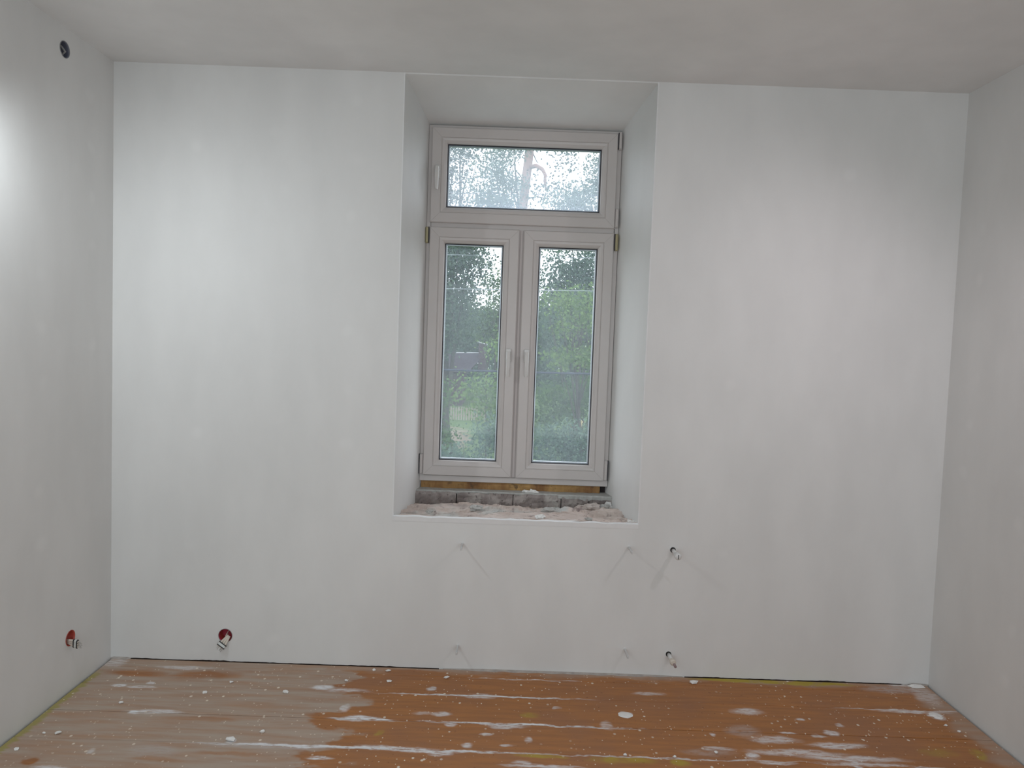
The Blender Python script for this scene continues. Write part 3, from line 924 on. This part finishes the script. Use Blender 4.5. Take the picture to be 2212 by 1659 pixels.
def tree(name, label, cat, y, trunk_px, top_py, clumps, mat, leafpx=5.0, dens=2.4, droop=1.0, bark='bark', rad=.14, needle=False, seed=1, group=None):
    k = (y - CAM.y) / FOCAL
    top = at(trunk_px, top_py, y)
    root = thing(name, label, cat, (top.x, y, GZ), group)
    cl = [clump(*c, y) if len(c) == 4 else clump(c[0], c[1], c[2], c[3], y + c[4]) for c in clumps]
    h = top.z - GZ
    pts = [(top.x + .02 * h * math.sin(i * 1.1 + seed), y + .02 * h * math.cos(i * 1.3 + seed) if 0 < i < 6 else y, GZ + h * i / 6) for i in range(7)]
    obj('trunk', MB().tube(pts, [rad * (.75 - .60 * i / 6) for i in range(7)], 8), M[bark], root, smooth=True)
    for i, (c, r) in enumerate(cl):
        b = Vector(pts[min(5, 2 + i % 4)])
        e = Vector(c) + Vector((0, 0, r[2] * .3))
        if e.z < b.z: b = Vector((b.x, b.y, max(GZ + .1, e.z - .3 * abs(e.x - b.x) - .2)))
        m = b.lerp(e, .5) + Vector((0, 0, .08 * (e - b).length))
        obj('branch', MB().tube([b, m, e], [rad * .26, rad * .17, rad * .06], 6), M[bark], root, smooth=True)
    leaves('foliage', root, cl, leafpx * k, LEAF[mat], dens, droop, needle, seed)
    return root

# far row of trees closing the view
tree('deciduous_tree', 'far dark tree behind the house, seen low in the left casement', 'tree', 78, 975, 650, [(975, 710, 55, 60), (940, 690, 50, 70), (1025, 730, 45, 55), (985, 800, 60, 50)], 'dark', 7, 3.4, seed=11, rad=.3)
tree('deciduous_tree', 'far dark tree behind the middle posts of the window', 'tree', 88, 1110, 660, [(1090, 730, 45, 60), (1130, 720, 50, 60), (1110, 800, 60, 60), (1160, 780, 45, 60)], 'dark', 7, 3.4, seed=12, rad=.3)
tree('deciduous_tree', 'far dark tree filling the background of the right casement', 'tree', 98, 1240, 650, [(1185, 710, 34, 62), (1225, 700, 50, 60), (1275, 690, 55, 70), (1320, 700, 50, 70), (1240, 800, 80, 60)], 'dark', 7, 3.4, seed=13, rad=.3)
# wood edge on the horizon, wider than the window shows
belt = thing('tree_line', 'low distant wood edge along the horizon behind all the trees', 'trees', (2.0, 128, GZ))
leaves('foliage', belt, [((x, 128 + 3 * math.sin(x), .5 + 1.2 * math.sin(x * .37)), (6, 3, 4.6)) for x in range(-70, 76, 5)], .75, LEAF['dark'], 1.6, seed=61)
# tall trees in the transom
tree('deciduous_tree', 'tall airy tree at the left side of the transom light', 'tree', 30, 985, 330, [(978, 332, 24, 26), (958, 400, 24, 56), (985, 425, 26, 26), (1012, 372, 16, 14), (965, 452, 24, 20), (1032, 342, 24, 14), (1005, 318, 20, 10)], 'needle', 5.5, 1.5, seed=21, rad=.2)
tree('deciduous_tree', 'tall dense tree left of the pink pine trunk in the transom', 'tree', 27, 1116, 350, [(1085, 335, 26, 24), (1072, 380, 30, 28), (1050, 425, 40, 32), (1100, 410, 24, 40), (1110, 318, 24, 18), (1080, 455, 46, 24)], 'blue', 5.5, 2.2, seed=22, rad=.2)
tree('deciduous_tree', 'leafy tree at the right end of the transom light', 'tree', 25, 1306, 350, [(1293, 345, 14, 30), (1288, 405, 26, 36), (1245, 422, 38, 26), (1258, 448, 44, 20), (1212, 438, 26, 18)], 'blue', 5.5, 2.1, seed=23, rad=.18)
# pine with a pink upper trunk and a bent limb
py_ = 33
k = (py_ - CAM.y) / FOCAL
a, b = at(1152, 250, py_), at(1128, 455, py_)
dx = (a.x - b.x) / (a.z - b.z)
foot = Vector((b.x + dx * (GZ - b.z) * .4, py_, GZ))
pine = thing('pine_tree', 'tall pine with a bare pink trunk in the middle of the transom', 'tree', foot)
obj('trunk', MB().tube([foot, (foot.x * .5 + b.x * .5, py_, GZ + (b.z - GZ) * .5), b, at(1141, 350, py_), a, at(1156, 180, py_)], [.34, .27, 10.0 * k, 9.5 * k, 8.5 * k, 4 * k], 12), M['pine_bark'], pine, smooth=True)
obj('limb', MB().tube([at(1142, 362, py_), at(1158, 358, py_ - .4), at(1172, 366, py_ - .8), at(1178, 378, py_ - .9), at(1177, 392, py_ - .9), at(1180, 412, py_ - .7)], [5.0 * k, 4.6 * k, 4 * k, 3.6 * k, 3.0 * k, 1.4 * k], 10), M['pine_bark'], pine, smooth=True, label='bent limb')
for q in ([(1148, 320), (1153, 335), (1160, 350), (1164, 352)], [(1150, 312), (1164, 322), (1160, 330)], [(1138, 400), (1124, 380), (1112, 366)], [(1134, 430), (1160, 425), (1185, 430)]):
    obj('twig', MB().tube([at(x, y, py_ + .1) for x, y in q], [.035, .03, .022, .012][:len(q)], 6), M['bark'], pine)
leaves('needles', pine, [clump(*c, py_) for c in [(1118, 318, 26, 14), (1195, 326, 30, 9), (1218, 340, 18, 11), (1210, 366, 22, 10), (1238, 352, 14, 16), (1172, 408, 24, 16), (1205, 402, 26, 16), (1190, 425, 30, 10), (1163, 385, 10, 10), (1130, 250, 60, 30), (1190, 260, 60, 25)]], 6 * k, LEAF['needle'], .7, needle=False, seed=31)
# casement trees
tree('deciduous_tree', 'dark leafy tree filling the upper half of the left casement', 'tree', 20, 975, 560, [(985, 545, 52, 36), (955, 600, 46, 66), (1018, 572, 32, 36), (1005, 630, 26, 40), (970, 680, 60, 54), (945, 730, 40, 50), (990, 525, 56, 22)], 'dark', 6.5, 2.6, seed=41, rad=.17)
tree('deciduous_tree', 'airy tree whose lacy crown edge stands before the sky in the left casement', 'tree', 24, 1085, 590, [(1074, 612, 16, 26), (1064, 578, 10, 12), (1082, 640, 14, 16), (1060, 640, 14, 18)], 'mid', 6, 1.6, seed=51, rad=.08)
tree('deciduous_tree', 'mid green tree right of the dark tree, above the chimney', 'tree', 38, 1060, 670, [(1050, 700, 40, 40), (1078, 685, 28, 30), (1030, 690, 26, 24), (1090, 720, 30, 36)], 'mid', 6.5, 2.6, seed=52, rad=.14)
tree('birch_tree', 'hanging birch crown at the top of the right casement', 'tree', 19, 1250, 560, [(1245, 585, 46, 26), (1222, 620, 44, 34), (1285, 600, 40, 54), (1192, 598, 20, 18), (1176, 645, 14, 24), (1205, 541, 30, 8), (1250, 655, 50, 26), (1285, 545, 34, 16)], 'blue', 6, 2.8, droop=1.8, seed=42, rad=.13)
tree('maple_tree', 'bright green maple in the middle of the right casement', 'tree', 14, 1260, 680, [(1232, 660, 46, 28), (1202, 642, 24, 16), (1282, 700, 36, 40), (1222, 712, 26, 22), (1248, 765, 44, 26), (1204, 772, 24, 16), (1285, 780, 30, 32), (1275, 640, 30, 20)], 'bright', 7, 1.5, seed=43, rad=.1)
tree('shrub', 'bright leafy branch tips reaching in at the right edge of the left casement', 'shrub', 12.5, 1100, 740, [(1084, 766, 16, 26), (1096, 735, 20, 20), (1100, 800, 20, 16)], 'bright', 7, 1.6, seed=44, rad=.04)
tree('shrub', 'light green shrub in the lower half of the left casement', 'shrub', 16, 1060, 830, [(1060, 835, 36, 22), (1015, 846, 28, 16), (1080, 880, 30, 28), (1000, 822, 10, 10), (1050, 892, 24, 20)], 'bright', 7, 1.7, seed=45, rad=.05)
tree('shrub', 'green shrub in the lower right casement under the dark cable', 'shrub', 15, 1255, 840, [(1262, 828, 30, 14), (1282, 860, 30, 30), (1236, 880, 46, 30), (1200, 850, 36, 24), (1175, 900, 36, 40)], 'mid', 7, 2.3, seed=46, rad=.05)
tree('shrub', 'narrow dark shrub at the left edge of the left casement', 'shrub', 13, 945, 880, [(940, 900, 20, 50), (948, 955, 20, 40), (938, 840, 14, 30)], 'mid', 7, 2.2, seed=47, rad=.04)
tree('shrub', 'blue green shrub along the bottom of the left casement', 'shrub', 10, 1010, 960, [(1050, 955, 44, 36), (1000, 992, 50, 20), (960, 990, 40, 20), (1085, 930, 24, 34)], 'blue', 7, 2.2, seed=48, rad=.04)
tree('shrub', 'blue green shrub along the bottom of the right casement', 'shrub', 11.6, 1200, 950, [(1190, 960, 50, 36), (1250, 980, 50, 28), (1160, 990, 40, 24), (1285, 950, 34, 34), (1225, 940, 36, 28)], 'blue', 7, 2.2, seed=49, rad=.04)

# dark house beyond the fence
hy = 64
hl, hr = at(905, 775, hy), at(1046, 764, hy)
eave = at(960, 800, hy).z
house = thing('house', 'dark low house with a tin capped chimney behind the picket fence', 'house', (hl.x, hy, GZ))
xw0, xw1 = hl.x - 3.0, at(1004, 800, hy).x
obj('house_wall', MB().box(xw0 + .3, xw1 - .2, hy + .2, hy + 6, GZ, eave), M['boards_dark'], house)
rz = hr.z
mb = MB().add([(xw0, hy - .4, eave - .1), (xw1 + .3, hy - .4, eave - .1), (xw1 + .3, hy + 6.6, eave - .1), (xw0, hy + 6.6, eave - .1),
               (xw0 + 2, hy + 3, rz - .2), (hr.x, hy + 3, rz)], [(0, 1, 5, 4), (1, 2, 5), (2, 3, 4, 5), (3, 0, 4), (3, 2, 1, 0)])
obj('roof', mb, M['roof_dark'], house)
c0, c1 = at(1034, 742, hy + 2), at(1050, 742, hy + 2)
ch = obj('chimney', MB().box(c0.x, c1.x, hy + 2, hy + 2.8, eave, c0.z, .02), M['boards_dark'], house)
obj('chimney_cap', MB().add([(c0.x - .12, hy + 1.9, c0.z + .22), (c1.x + .12, hy + 1.9, c0.z - .05), (c1.x + .12, hy + 2.9, c0.z - .05), (c0.x - .12, hy + 2.9, c0.z + .22),
                             (c0.x - .12, hy + 1.9, c0.z + .14), (c1.x + .12, hy + 1.9, c0.z - .13), (c1.x + .12, hy + 2.9, c0.z - .13), (c0.x - .12, hy + 2.9, c0.z + .14)],
                            [(0, 1, 2, 3), (7, 6, 5, 4), (0, 4, 5, 1), (1, 5, 6, 2), (2, 6, 7, 3), (3, 7, 4, 0)]), M['tin'], ch)
obj('ridge_strip', MB().tube([(xw0 + 2, hy + 3, rz - .18), (hr.x, hy + 3, rz + .02)], .07, 6), M['tin'], house)

# picket fence
fy = 52
fe = thing('picket_fence', 'bleached wooden picket fence across the yard in the left casement', 'fence', (at(990, 900, fy).x, fy, GZ))
xa, xb = at(952, 900, fy).x, at(1060, 900, fy).x
for zz in (GZ + .3, GZ + .78):
    obj('rail', MB().box(xa, xb, fy + .03, fy + .07, zz, zz + .07), M['picket'], fe)
base = None
n = int((xb - xa) / .195)
for i in range(n):
    x = xa + .195 * i
    if base is None:
        w = .045
        base = obj('picket', MB().add([(x - w, fy, GZ), (x + w, fy, GZ), (x + w, fy, GZ + .98), (x, fy, GZ + 1.06), (x - w, fy, GZ + .98),
                                       (x - w, fy + .025, GZ), (x + w, fy + .025, GZ), (x + w, fy + .025, GZ + .98), (x, fy + .025, GZ + 1.06), (x - w, fy + .025, GZ + .98)],
                                      [(0, 1, 2, 3, 4), (9, 8, 7, 6, 5), (0, 5, 6, 1), (1, 6, 7, 2), (2, 7, 8, 3), (3, 8, 9, 4), (4, 9, 5, 0)]), M['picket'], fe, loc=(x, fy, GZ))
    else:
        c = base.copy(); C.objects.link(c); c.parent = fe
        c.location = base.location + Vector((.195 * i, 0, random.uniform(-.05, .04)))
# pale heap between the shrubs
p = at(1245, 915, 44)
o = obj('sand_heap', MB().lump((p.x, 44, p.z), (.42, .5, .42), 4, 3, .3), M['heap'], loc=(p.x, 44, p.z - .4))
tag(o, 'pale yellow heap between the shrubs in the right casement', 'heap')

# overhead lines
def line(label, px0, py0, px1, py1, y, r, mat):
    a, b = at(px0, py0, y), at(px1, py1, y)
    pts = []
    for i in range(25):
        t = -3 + 7 * i / 24
        q = a.lerp(b, t)
        pts.append((q.x, y, q.z + .010 * (t - .5) ** 2))
    o = obj('overhead_line', MB().tube(pts, r, 8), M[mat], loc=pts[12], smooth=True)
    tag(o, label, 'cable')
line('thick dark cable crossing both casements at handle height', 957, 799, 1275, 808, 9, .017, 'cable_black')
line('pale thin wire crossing both casements in their upper third', 961, 624, 1285, 629, 9, .006, 'cable_pale')
line('pale thin wire close under the top of both casements', 961, 550, 1290, 558, 9, .004, 'cable_pale')
line('thin dark wire across the transom light', 965, 417, 1300, 423, 9, .004, 'cable_black')
